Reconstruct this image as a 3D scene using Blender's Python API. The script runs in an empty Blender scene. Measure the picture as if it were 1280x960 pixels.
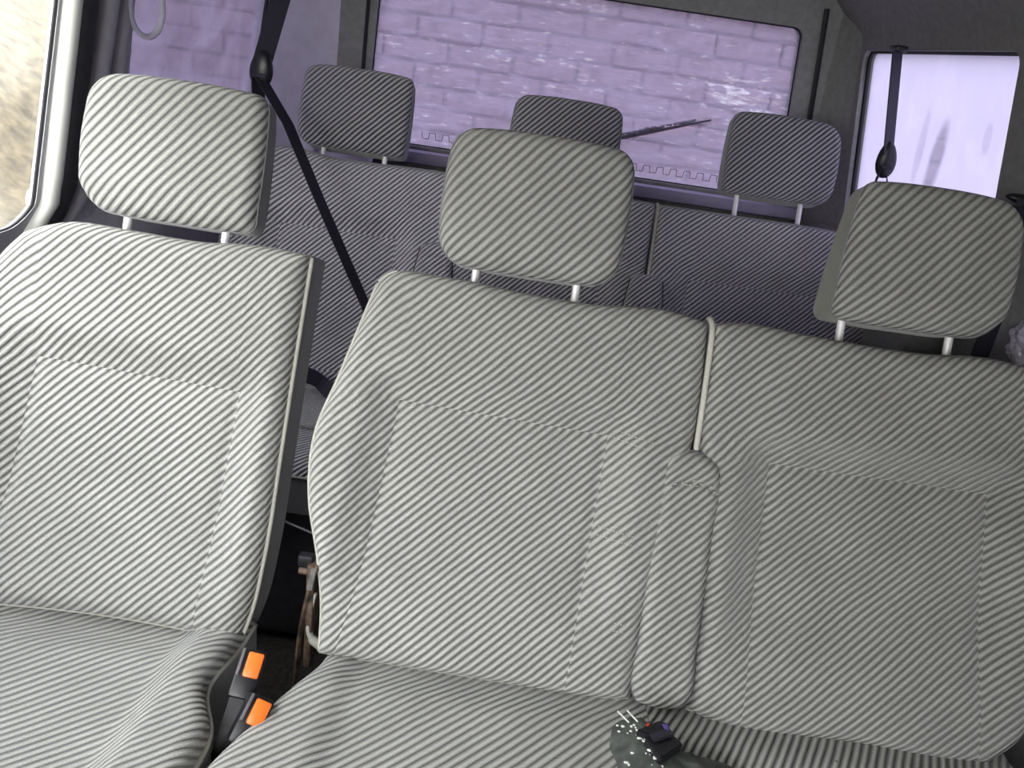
import bpy, bmesh, math, random
import numpy as np
from mathutils import Vector, Matrix, noise
random.seed(4)
SC = bpy.context.scene
COL = SC.collection
# ---------------------------------------------------------------- camera
F = 1000.0; PITCH = math.radians(23); ROLL = math.radians(8.5); CAM = Vector((0, 0, 1.42))
cd = bpy.data.cameras.new('camera'); cam = bpy.data.objects.new('camera', cd); COL.objects.link(cam)
cd.sensor_width = 36; cd.lens = 36 * F / 1280; cd.clip_start = .02
def cam_dir(x, y, z=-1):
    xr = x*math.cos(ROLL) - y*math.sin(ROLL); yr = x*math.sin(ROLL) + y*math.cos(ROLL)
    return Vector((xr, -z*math.cos(PITCH) + yr*math.sin(PITCH), z*math.sin(PITCH) + yr*math.cos(PITCH)))
cx_, cy_, cz_ = cam_dir(1, 0, 0), cam_dir(0, 1, 0), -cam_dir(0, 0, -1)
M4 = Matrix.Identity(4)
for i in range(3):
    M4[i][0] = cx_[i]; M4[i][1] = cy_[i]; M4[i][2] = cz_[i]; M4[i][3] = CAM[i]
cam.matrix_world = M4
SC.camera = cam
def ray(px, py): return cam_dir((px-640)/F, (480-py)/F)
def atY(px, py, Y): d = ray(px, py); return CAM + d*(Y/d.y)
def atX(px, py, X): d = ray(px, py); return CAM + d*(X/d.x)
def atZ(px, py, Z): d = ray(px, py); return CAM + d*((Z-CAM.z)/d.z)
# ---------------------------------------------------------------- world, light, exposure
SC.view_settings.view_transform = 'Standard'; SC.view_settings.look = 'None'
SC.view_settings.gamma = 1; SC.view_settings.use_curve_mapping = False
SC.view_settings.exposure = 2.9
W = bpy.data.worlds.new('overcast'); SC.world = W; W.use_nodes = True
wn = W.node_tree.nodes; wl = W.node_tree.links
tc = wn.new('ShaderNodeTexCoord'); sx = wn.new('ShaderNodeSeparateXYZ'); wr = wn.new('ShaderNodeValToRGB')
wl.new(tc.outputs['Generated'], sx.inputs[0]); wl.new(sx.outputs['Z'], wr.inputs[0])
wr.color_ramp.elements[0].color = (.96, .955, .94, 1); wr.color_ramp.elements[1].color = (.93, .94, 1, 1)
wl.new(wr.outputs[0], wn['Background'].inputs[0]); wn['Background'].inputs[1].default_value = 1.6
sd = bpy.data.lights.new('hazy_sun', 'SUN'); sd.energy = .2; sd.angle = math.radians(35); sd.color = (1, .99, .94)
sun = bpy.data.objects.new('hazy_sun', sd); COL.objects.link(sun)
sun.rotation_euler = Vector((.12, .9, -.2)).to_track_quat('-Z', 'Y').to_euler()
def portal(name, loc, rot, sx_, sy_):
    l = bpy.data.lights.new(name, 'AREA'); l.shape = 'RECTANGLE'; l.size = sx_; l.size_y = sy_; l.cycles.is_portal = True
    o = bpy.data.objects.new(name, l); COL.objects.link(o); o.location = loc; o.rotation_euler = rot
H = math.pi/2
portal('portal_left', (-.96, .2, 1.32), (0, -H, 0), .66, 2.5)
portal('portal_left_rear', (-.96, 2.05, 1.3), (0, -H, 0), .6, .95)
portal('portal_right_rear', (.96, 2.0, 1.3), (0, H, 0), .6, .95)
portal('portal_back', (.06, 2.72, 1.3), (-H, 0, 0), 1.4, .65)
portal('portal_front', (0, -1.1, 1.35), (H, 0, 0), 1.7, .75)

# ---------------------------------------------------------------- materials
def mat(name):
    m = bpy.data.materials.new(name); m.use_nodes = True
    nt = m.node_tree; b = nt.nodes['Principled BSDF']; return m, nt.nodes, nt.links, b
def mathn(n, l, op, a, b=None, c=None):
    x = n.new('ShaderNodeMath'); x.operation = op
    for i, v in enumerate((a, b, c)):
        if v is None: continue
        if isinstance(v, (int, float)): x.inputs[i].default_value = v
        else: l.new(v, x.inputs[i])
    return x.outputs[0]
def plain(name, col, rough=.7, metal=0, nscale=120, namt=.25, bump=.15, dist=.002, sheen=0, coord='Object', detail=3):
    m, n, l, b = mat(name)
    t = n.new('ShaderNodeTexCoord'); nz = n.new('ShaderNodeTexNoise'); nz.inputs['Scale'].default_value = nscale; nz.inputs['Detail'].default_value = detail
    l.new(t.outputs[coord], nz.inputs['Vector'])
    r = n.new('ShaderNodeValToRGB'); r.color_ramp.elements[0].position = .3; r.color_ramp.elements[1].position = .7
    r.color_ramp.elements[0].color = tuple(c*(1-namt) for c in col)+(1,); r.color_ramp.elements[1].color = tuple(min(1, c*(1+namt)) for c in col)+(1,)
    l.new(nz.outputs['Fac'], r.inputs[0]); l.new(r.outputs[0], b.inputs['Base Color'])
    b.inputs['Roughness'].default_value = rough; b.inputs['Metallic'].default_value = metal; b.inputs['Sheen Weight'].default_value = sheen
    if bump:
        bp = n.new('ShaderNodeBump'); bp.inputs['Strength'].default_value = bump; bp.inputs['Distance'].default_value = dist
        l.new(nz.outputs['Fac'], bp.inputs['Height']); l.new(bp.outputs[0], b.inputs['Normal'])
    return m
def ribbed(name, light, dark, angle=41, period=.0098, bump=1.0, wear=0.12):
    """corded upholstery: diagonal raised ribs with darker grooves, laid out in metres by UV"""
    m, n, l, b = mat(name)
    t = n.new('ShaderNodeTexCoord'); s = n.new('ShaderNodeSeparateXYZ'); l.new(t.outputs['UV'], s.inputs[0])
    nz = n.new('ShaderNodeTexNoise'); nz.inputs['Scale'].default_value = 14; nz.inputs['Detail'].default_value = 2; l.new(t.outputs['UV'], nz.inputs['Vector'])
    wob = mathn(n, l, 'MULTIPLY', nz.outputs['Fac'], .0028)
    a = math.radians(angle)
    q = mathn(n, l, 'ADD', mathn(n, l, 'MULTIPLY', s.outputs['X'], -math.sin(a)), mathn(n, l, 'MULTIPLY', s.outputs['Y'], math.cos(a)))
    q = mathn(n, l, 'ADD', q, wob)
    w = mathn(n, l, 'SINE', mathn(n, l, 'MULTIPLY', q, 2*math.pi/period))
    w01 = mathn(n, l, 'MULTIPLY_ADD', w, .5, .5)
    prof = mathn(n, l, 'POWER', w01, .55)
    fine = n.new('ShaderNodeTexNoise'); fine.inputs['Scale'].default_value = 520; fine.inputs['Detail'].default_value = 3; l.new(t.outputs['UV'], fine.inputs['Vector'])
    big = n.new('ShaderNodeTexNoise'); big.inputs['Scale'].default_value = 9; big.inputs['Detail'].default_value = 4; l.new(t.outputs['UV'], big.inputs['Vector'])
    r = n.new('ShaderNodeValToRGB'); l.new(w01, r.inputs[0])
    e = r.color_ramp.elements; e[0].position = .10; e[1].position = .72; e[0].color = dark+(1,); e[1].color = light+(1,)
    mx = n.new('ShaderNodeMix'); mx.data_type = 'RGBA'; mx.blend_type = 'MULTIPLY'; mx.inputs[0].default_value = 1
    g = n.new('ShaderNodeValToRGB'); l.new(fine.outputs['Fac'], g.inputs[0]); g.color_ramp.elements[0].position = .3; g.color_ramp.elements[1].position = .7
    g.color_ramp.elements[0].color = (.72, .72, .72, 1); g.color_ramp.elements[1].color = (1.15, 1.15, 1.15, 1)
    l.new(r.outputs[0], mx.inputs[6]); l.new(g.outputs[0], mx.inputs[7])
    mx2 = n.new('ShaderNodeMix'); mx2.data_type = 'RGBA'; mx2.blend_type = 'MULTIPLY'; mx2.inputs[0].default_value = 1
    g2 = n.new('ShaderNodeValToRGB'); l.new(big.outputs['Fac'], g2.inputs[0]); g2.color_ramp.elements[0].position = .3; g2.color_ramp.elements[1].position = .7
    g2.color_ramp.elements[0].color = (1-wear,)*3+(1,); g2.color_ramp.elements[1].color = (1+wear*.4,)*3+(1,)
    l.new(mx.outputs[2], mx2.inputs[6]); l.new(g2.outputs[0], mx2.inputs[7])
    l.new(mx2.outputs[2], b.inputs['Base Color'])
    b.inputs['Roughness'].default_value = .9; b.inputs['Sheen Weight'].default_value = .25; b.inputs['Specular IOR Level'].default_value = .2
    hgt = mathn(n, l, 'MULTIPLY_ADD', fine.outputs['Fac'], .12, prof)
    bp = n.new('ShaderNodeBump'); bp.inputs['Strength'].default_value = bump; bp.inputs['Distance'].default_value = .004
    l.new(hgt, bp.inputs['Height']); l.new(bp.outputs[0], b.inputs['Normal'])
    return m
RL, RD = (.455, .46, .44), (.21, .21, .207)
M = {}
M['rib'] = ribbed('corded_fabric', RL, RD, angle=47, period=.0104)
M['rib_head'] = ribbed('corded_headrest_cover', RL, RD, angle=50, period=.0122)
M['rib_cushion'] = ribbed('corded_cushion_fabric', RL, RD, angle=46, period=.0118)
M['rib_cushion_b'] = ribbed('corded_cushion_fabric_worn', (.45, .45, .42), (.16, .16, .165), angle=62, period=.0115)
M['rib_small'] = ribbed('violet_lit_headrest_fabric', (.42, .41, .46), (.06, .06, .075), angle=46, period=.0105)  # violet rear light painted into the rear headrests' fabric colour
M['rib_rear'] = ribbed('violet_lit_rear_fabric', (.60, .585, .65), (.15, .145, .18), angle=45, period=.0097)  # same fabric as the front, violet window light put into its colour
M['side'] = plain('plain_side_fabric', (.21, .21, .22), .95, nscale=400, namt=.2, sheen=.3)
M['side_olive'] = plain('plain_olive_side_fabric', (.22, .23, .19), .95, nscale=400, namt=.2, sheen=.3)
M['pipe'] = plain('piping_fabric', (.40, .40, .36), .85, nscale=300, namt=.12)
M['pipe_light'] = plain('light_piping', (.55, .54, .49), .8, nscale=300, namt=.1)
M['carpet'] = plain('grey_carpet', (.30, .30, .31), .95, nscale=300, namt=.3, bump=.4)
M['head'] = plain('headliner', (.29, .285, .27), .95, nscale=220, namt=.22, bump=.2)
M['trimg'] = plain('grey_trim', (.50, .49, .53), .6, nscale=25, namt=.08, bump=.05)
M['lilac'] = plain('lilac_lit_grey_trim', (.66, .62, .76), .6, nscale=25, namt=.08, bump=.05)  # window light painted into the grey trim: paler and lilac
M['sill'] = plain('violet_lit_grey_sill', (.36, .33, .44), .6, nscale=25, namt=.08, bump=.05)  # violet window light put into the sill's grey
M['trimw'] = plain('pale_trim', (.80, .81, .76), .5, nscale=18, namt=.05, bump=.03)
M['trimd'] = plain('dark_trim', (.13, .125, .14), .6, nscale=40, namt=.12, bump=.08)
M['wall'] = plain('side_lining', (.24, .24, .235), .8, nscale=60, namt=.12, bump=.1)
M['black'] = plain('black_plastic', (.012, .012, .016), .38, nscale=60, namt=.2, bump=.03)
M['web'] = plain('black_webbing', (.022, .02, .035), .7, nscale=350, namt=.25)
M['seal'] = plain('rubber_seal', (.014, .014, .018), .55, nscale=60)
M['chrome'] = plain('steel', (.93, .93, .95), .3, .25, nscale=30, namt=.04, bump=0)
M['zinc'] = plain('worn_steel', (.5, .5, .5), .4, .9, nscale=60, namt=.3)
M['rust'] = plain('rusty_steel', (.11, .075, .055), .7, .4, nscale=45, namt=.8)
M['orange'] = plain('orange_plastic', (.95, .20, .03), .35, nscale=40, namt=.06, bump=.02)
M['floor'] = plain('dark_floor', (.075, .068, .062), .9, nscale=90, namt=.4, bump=.4)
M['thread'] = plain('pale_thread', (.52, .52, .48), .8, nscale=100, namt=.1)
M['cloth'] = plain('dark_green_cloth', (.065, .075, .068), .6, nscale=35, namt=.5, bump=.5, dist=.004)
M['clear'] = plain('clear_plastic', (.62, .64, .62), .2, nscale=80, namt=.2)
M['crumb'] = plain('white_crumbs', (.8, .8, .78), .7, nscale=80, namt=.1)
M['red'] = plain('red_plastic', (.7, .05, .03), .4, nscale=40)
M['violet'] = plain('violet_label', (.12, .08, .30), .4, nscale=40)
M['heater'] = plain('heater_print', (.10, .09, .13), .5, nscale=40, bump=0)
M['snow'] = plain('snow', (.82, .82, .86), .8, nscale=60, namt=.08)
M['block'] = plain('brown_block', (.30, .26, .26), .9, nscale=12, namt=.35, bump=.5, dist=.02)
M['mortar'] = plain('pale_mortar', (.62, .60, .62), .9, nscale=30, namt=.15)
M['ground'] = plain('frosty_ground', (.34, .33, .30), .95, nscale=3, namt=.5, bump=.4, dist=.03)
M['bank'] = plain('dry_bank', (.062, .050, .032), .95, nscale=9, namt=.6, bump=.6, dist=.05, detail=8)

def pane_mat(name, tint, haze, h0, h1, scale, streak, white=.5, smudge=None, flecks=None, patches=(), wiped=()):
    """wet, misted glass: see-through tinted glass mixed with scattering film"""
    m, n, l, b = mat(name); n.remove(b); out = n['Material Output']
    t = n.new('ShaderNodeTexCoord'); mp = n.new('ShaderNodeMapping'); mp.inputs['Scale'].default_value = streak
    l.new(t.outputs['Object'], mp.inputs[0])
    nz = n.new('ShaderNodeTexNoise'); nz.inputs['Scale'].default_value = scale; nz.inputs['Detail'].default_value = 6; nz.inputs['Distortion'].default_value = .6; l.new(mp.outputs[0], nz.inputs['Vector'])
    r = n.new('ShaderNodeMapRange'); r.inputs[1].default_value = .42; r.inputs[2].default_value = .68; r.inputs[3].default_value = h0; r.inputs[4].default_value = h1
    l.new(nz.outputs['Fac'], r.inputs[0]); fac = r.outputs[0]
    tr = n.new('ShaderNodeBsdfTransparent'); tr.inputs[0].default_value = tint+(1,)
    tl = n.new('ShaderNodeBsdfTranslucent'); tl.inputs[0].default_value = haze+(1,)
    if flecks:
        s_ = n.new('ShaderNodeSeparateXYZ'); l.new(t.outputs['Object'], s_.inputs[0])
        m3 = n.new('ShaderNodeMapping'); m3.inputs['Rotation'].default_value = (0, .25, 0); m3.inputs['Scale'].default_value = (1, 1, 3.5); l.new(t.outputs['Object'], m3.inputs[0])
        n3 = n.new('ShaderNodeTexNoise'); n3.inputs['Scale'].default_value = 26; n3.inputs['Detail'].default_value = 5; n3.inputs['Roughness'].default_value = .6; l.new(m3.outputs[0], n3.inputs['Vector'])
        v_ = n3.outputs['Fac']
        for (px_, pz_, rx_, rz_, k_) in patches:
            dx_ = mathn(n, l, 'POWER', mathn(n, l, 'ABSOLUTE', mathn(n, l, 'DIVIDE', mathn(n, l, 'SUBTRACT', s_.outputs['X'], px_), rx_)), 2)
            dz_ = mathn(n, l, 'POWER', mathn(n, l, 'ABSOLUTE', mathn(n, l, 'DIVIDE', mathn(n, l, 'SUBTRACT', s_.outputs['Z'], pz_), rz_)), 2)
            mr_ = n.new('ShaderNodeMapRange'); mr_.inputs[1].default_value = 1.4; mr_.inputs[2].default_value = 0; mr_.inputs[3].default_value = 0; mr_.inputs[4].default_value = k_
            l.new(mathn(n, l, 'ADD', dx_, dz_), mr_.inputs[0]); v_ = mathn(n, l, 'ADD', v_, mr_.outputs[0])
        r3 = n.new('ShaderNodeMapRange'); r3.inputs[1].default_value = .60; r3.inputs[2].default_value = .78; l.new(v_, r3.inputs[0])
        c3_ = n.new('ShaderNodeMix'); c3_.data_type = 'RGBA'; l.new(r3.outputs[0], c3_.inputs[0]); c3_.inputs[6].default_value = haze+(1,); c3_.inputs[7].default_value = flecks+(1,)
        l.new(c3_.outputs[2], tl.inputs[0])
    if smudge:
        # dark wiped marks: ellipses (centre y, z, radii) where the mist is gone
        s = n.new('ShaderNodeSeparateXYZ'); l.new(t.outputs['Object'], s.inputs[0]); tot = None
        n2 = n.new('ShaderNodeTexNoise'); n2.inputs['Scale'].default_value = 30; l.new(t.outputs['Object'], n2.inputs['Vector'])
        for (cy, cz, ry, rz, k, sh) in smudge:
            dz = mathn(n, l, 'SUBTRACT', s.outputs['Z'], cz)
            dy = mathn(n, l, 'ADD', mathn(n, l, 'SUBTRACT', s.outputs['Y'], cy), mathn(n, l, 'MULTIPLY', dz, sh))
            d = mathn(n, l, 'ADD', mathn(n, l, 'POWER', mathn(n, l, 'ABSOLUTE', mathn(n, l, 'DIVIDE', dy, ry)), 2), mathn(n, l, 'POWER', mathn(n, l, 'ABSOLUTE', mathn(n, l, 'DIVIDE', dz, rz)), 2))
            d = mathn(n, l, 'ADD', d, mathn(n, l, 'MULTIPLY_ADD', n2.outputs['Fac'], .9, -.45))
            mr = n.new('ShaderNodeMapRange'); mr.inputs[1].default_value = 1.5; mr.inputs[2].default_value = .5; mr.inputs[3].default_value = 0; mr.inputs[4].default_value = k
            l.new(d, mr.inputs[0]); tot = mr.outputs[0] if tot is None else mathn(n, l, 'MAXIMUM', tot, mr.outputs[0])
        fac = mathn(n, l, 'MULTIPLY', fac, mathn(n, l, 'SUBTRACT', 1, tot))
    for (wx, wz, rx_, rz_, slope, k_) in wiped:      # clear strip swept by the wiper blade
        sw = n.new('ShaderNodeSeparateXYZ'); l.new(t.outputs['Object'], sw.inputs[0])
        dx_ = mathn(n, l, 'SUBTRACT', sw.outputs['X'], wx); dz_ = mathn(n, l, 'SUBTRACT', mathn(n, l, 'SUBTRACT', sw.outputs['Z'], wz), mathn(n, l, 'MULTIPLY', dx_, slope))
        d_ = mathn(n, l, 'ADD', mathn(n, l, 'POWER', mathn(n, l, 'ABSOLUTE', mathn(n, l, 'DIVIDE', dx_, rx_)), 4), mathn(n, l, 'POWER', mathn(n, l, 'ABSOLUTE', mathn(n, l, 'DIVIDE', dz_, rz_)), 2))
        mw = n.new('ShaderNodeMapRange'); mw.inputs[1].default_value = 1.5; mw.inputs[2].default_value = .5; mw.inputs[3].default_value = 0; mw.inputs[4].default_value = k_
        l.new(d_, mw.inputs[0]); fac = mathn(n, l, 'MULTIPLY', fac, mathn(n, l, 'SUBTRACT', 1, mw.outputs[0]))
    mx = n.new('ShaderNodeMixShader'); l.new(fac, mx.inputs[0]); l.new(tr.outputs[0], mx.inputs[1]); l.new(tl.outputs[0], mx.inputs[2])
    gl = n.new('ShaderNodeBsdfGlossy'); gl.inputs['Roughness'].default_value = .08
    m2 = n.new('ShaderNodeMixShader'); m2.inputs[0].default_value = .03; l.new(mx.outputs[0], m2.inputs[1]); l.new(gl.outputs[0], m2.inputs[2])
    l.new(m2.outputs[0], out.inputs[0]); return m
M['pane_back'] = pane_mat('misted_back_glass', (.145, .125, .19), (.064, .056, .090), .50, .92, 9, (1, 1, 5), wiped=[(.345, 1.232, .16, .014, .335, .85)], flecks=(.15, .145, .18),
    patches=[(.58, 1.36, .20, .055, .13), (.60, 1.27, .16, .03, .10), (.05, 1.55, .10, .05, .10), (-.1, 1.40, .25, .12, .03)])
M['pane_side'] = pane_mat('misted_side_glass', (.07, .058, .10), (.062, .053, .084), .5, .9, 6, (1, 1, 1.2), flecks=(.08, .072, .105))
M['pane_right'] = pane_mat('frosted_side_glass', (.075, .065, .11), (.100, .093, .140), .9, 1, 9, (1, 1, 1),
                           smudge=[(1.93, 1.30, .032, .085, .55, .25), (2.02, 1.32, .02, .09, .22, .15), (1.72, 1.37, .016, .03, .25, .1)])
M['pane_clear'] = pane_mat('clear_glass', (.86, .87, .83), (.9, .9, .8), .02, .12, 5, (1, 1, 1))

# ---------------------------------------------------------------- object helpers
def meta(o, label=None, cat=None, group=None, kind=None):
    if label: o['label'] = label
    if cat: o['category'] = cat
    if group: o['group'] = group
    if kind: o['kind'] = kind
    return o
def thing(name, label, cat, loc=(0, 0, 0), rot=(0, 0, 0), group=None):
    o = bpy.data.objects.new(name, None); COL.objects.link(o); o.location = loc; o.rotation_euler = rot
    o.empty_display_size = .05
    return meta(o, label, cat, group)
def link(name, me, m, parent=None, smooth=True):
    o = bpy.data.objects.new(name, me); COL.objects.link(o)
    if m is not None: me.materials.append(m)
    if smooth:
        me.polygons.foreach_set('use_smooth', [True]*len(me.polygons))
    if parent is not None: o.parent = parent
    return o
def from_bm(name, bm, m, parent=None, smooth=True, auto=None):
    bmesh.ops.recalc_face_normals(bm, faces=bm.faces)
    me = bpy.data.meshes.new(name); bm.to_mesh(me); bm.free()
    o = link(name, me, m, parent, smooth)
    if smooth and auto is not None: me.set_sharp_from_angle(angle=math.radians(auto))
    return o
def box_bm(bm, c, s, bev=0, rot=None, seg=2):
    r = bmesh.ops.create_cube(bm, size=1); vs = r['verts']
    bmesh.ops.scale(bm, vec=s, verts=vs)
    if bev:
        es = list({e for v in vs for e in v.link_edges})
        g = bmesh.ops.bevel(bm, geom=es, offset=bev, segments=seg, affect='EDGES', profile=.5)
        vs = list({v for f in g['faces'] for v in f.verts} | {v for v in vs if v.is_valid})
    if rot is not None: bmesh.ops.rotate(bm, cent=(0, 0, 0), matrix=rot, verts=vs)
    bmesh.ops.translate(bm, vec=c, verts=vs)
    return vs
def box(name, c, s, m, parent=None, bev=.004, rot=None):
    bm = bmesh.new(); box_bm(bm, c, s, bev, rot); return from_bm(name, bm, m, parent, True, 40)
def smoothpath(pts, n=6, closed=False):
    P = [Vector(p) for p in pts]; out = []; N = len(P)
    rng = range(N if closed else N-1)
    for i in rng:
        p0 = P[(i-1) % N] if closed or i > 0 else P[0]; p1 = P[i]; p2 = P[(i+1) % N]; p3 = P[(i+2) % N] if closed or i+2 < N else P[-1]
        for k in range(n):
            t = k/n
            out.append(.5*((2*p1) + (p2-p0)*t + (2*p0-5*p1+4*p2-p3)*t*t + (-p0+3*p1-3*p2+p3)*t**3))
    if not closed: out.append(P[-1])
    return out
def tube_bm(bm, pts, r, sides=8, closed=False, flat=1.0, radii=None):
    P = [Vector(p) for p in pts]; N = len(P); rings = []
    up = Vector((0, 0, 1)); prev = None
    for i in range(N):
        a = P[(i-1) % N] if closed or i > 0 else P[i]; b = P[(i+1) % N] if closed or i < N-1 else P[i]
        t = (b-a).normalized()
        if prev is None: x = t.cross(up) if abs(t.dot(up)) < .95 else t.cross(Vector((1, 0, 0)))
        else: x = prev - t*prev.dot(t)
        x.normalize(); prev = x; y = t.cross(x)
        rr = radii[i] if radii else r
        rings.append([bm.verts.new(P[i] + x*rr*math.cos(2*math.pi*k/sides) + y*rr*flat*math.sin(2*math.pi*k/sides)) for k in range(sides)])
    for i in range(N if closed else N-1):
        A, B = rings[i], rings[(i+1) % N]
        for k in range(sides): bm.faces.new((A[k], A[(k+1) % sides], B[(k+1) % sides], B[k]))
    if not closed: bm.faces.new(rings[0][::-1]); bm.faces.new(rings[-1])
def tube(name, pts, r, m, parent=None, sides=8, closed=False, flat=1.0, radii=None):
    bm = bmesh.new(); tube_bm(bm, pts, r, sides, closed, flat, radii); return from_bm(name, bm, m, parent, True, 50)
def ribbon(name, pts, wdirs, width, thick, m, parent=None):
    """flat webbing swept along pts; wdirs gives the width direction at each point"""
    bm = bmesh.new(); rings = []
    n = len(pts)
    for i in range(n):
        p = Vector(pts[i]); t = (Vector(pts[min(i+1, n-1)]) - Vector(pts[max(i-1, 0)])).normalized()
        w = Vector(wdirs[i]); w = (w - t*w.dot(t)).normalized(); nn = t.cross(w)
        rings.append([bm.verts.new(p + w*a*width/2 + nn*b*thick/2) for a, b in ((-1, -1), (1, -1), (1, 1), (-1, 1))])
    for i in range(n-1):
        for k in range(4): bm.faces.new((rings[i][k], rings[i][(k+1) % 4], rings[i+1][(k+1) % 4], rings[i+1][k]))
    bm.faces.new(rings[0][::-1]); bm.faces.new(rings[-1])
    return from_bm(name, bm, m, parent, False)

# ---- upholstered pads -------------------------------------------------
def resample(pl, n, bias=True):
    P = np.array(pl, float)
    P = P[np.r_[True, np.linalg.norm(np.diff(P, axis=0), axis=1) > 1e-6]]
    if len(P) > 2:                       # Hermite spline with chord-length tangents, so uneven points cannot loop
        h = np.linalg.norm(np.diff(P, axis=0), axis=1); sl = np.diff(P, axis=0)/h[:, None]; m = np.empty_like(P)
        m[1:-1] = (sl[:-1]*h[1:, None]+sl[1:]*h[:-1, None])/(h[:-1]+h[1:])[:, None]; m[0] = 1.5*sl[0]-.5*m[1]; m[-1] = 1.5*sl[-1]-.5*m[-2]
        out = []
        for k in range(len(P)-1):
            for t in np.linspace(0, 1, 8, endpoint=False):
                out.append((2*t**3-3*t*t+1)*P[k]+(t**3-2*t*t+t)*h[k]*m[k]+(-2*t**3+3*t*t)*P[k+1]+(t**3-t*t)*h[k]*m[k+1])
        out.append(P[-1]); P = np.array(out)
    d = np.r_[0, np.cumsum(np.linalg.norm(np.diff(P, axis=0), axis=1))]; d /= d[-1]
    a = np.linspace(0, 1, n)
    if bias: a = .55*a + .45*(.5-.5*np.cos(math.pi*a))
    return np.c_[np.interp(a, d, P[:, 0]), np.interp(a, d, P[:, 1])]
def polydist(Q, poly, closed=True):
    P = np.array(poly, float); A = P; B = np.roll(P, -1, 0)
    if not closed: A = P[:-1]; B = P[1:]
    best = np.full(len(Q), 1e9)
    for a, b in zip(A, B):
        ab = b-a; L = ab@ab
        if L < 1e-14: continue
        t = np.clip(((Q-a)@ab)/L, 0, 1); d = np.linalg.norm(Q-(a+t[:, None]*ab), axis=1); best = np.minimum(best, d)
    return best
def inside(Q, poly):
    P = np.array(poly, float); c = np.zeros(len(Q), bool)
    for a, b in zip(P, np.roll(P, -1, 0)):
        k = ((a[1] > Q[:, 1]) != (b[1] > Q[:, 1]))
        with np.errstate(divide='ignore', invalid='ignore'):
            k &= Q[:, 0] < (b[0]-a[0])*(Q[:, 1]-a[1])/(b[1]-a[1]+1e-30)+a[0]
        c ^= k
    return c
def sst(a, b, x):
    t = np.clip((x-a)/(b-a), 0, 1); return t*t*(3-2*t)
def mesh_grid(name, P, UV, Nn, mask, m, parent):
    """faces of a (rows x cols) grid where mask is true, with own UVs and normals"""
    nr, nc = P.shape[:2]
    idx = np.arange(nr*nc).reshape(nr, nc)
    q = np.stack([idx[:-1, :-1], idx[:-1, 1:], idx[1:, 1:], idx[1:, :-1]], -1)[mask]
    used = np.unique(q); remap = np.full(nr*nc, -1); remap[used] = np.arange(len(used)); q = remap[q]
    me = bpy.data.meshes.new(name)
    me.from_pydata(P.reshape(-1, 3)[used].tolist(), [], q.tolist())
    uvl = me.uv_layers.new(name='UVMap'); uvs = UV.reshape(-1, 2)[used]
    uvl.data.foreach_set('uv', uvs[q.reshape(-1)].astype(np.float32).ravel())
    o = link(name, me, m, parent)
    me.normals_split_custom_set_from_vertices(Nn.reshape(-1, 3)[used].tolist())
    return o
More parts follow.
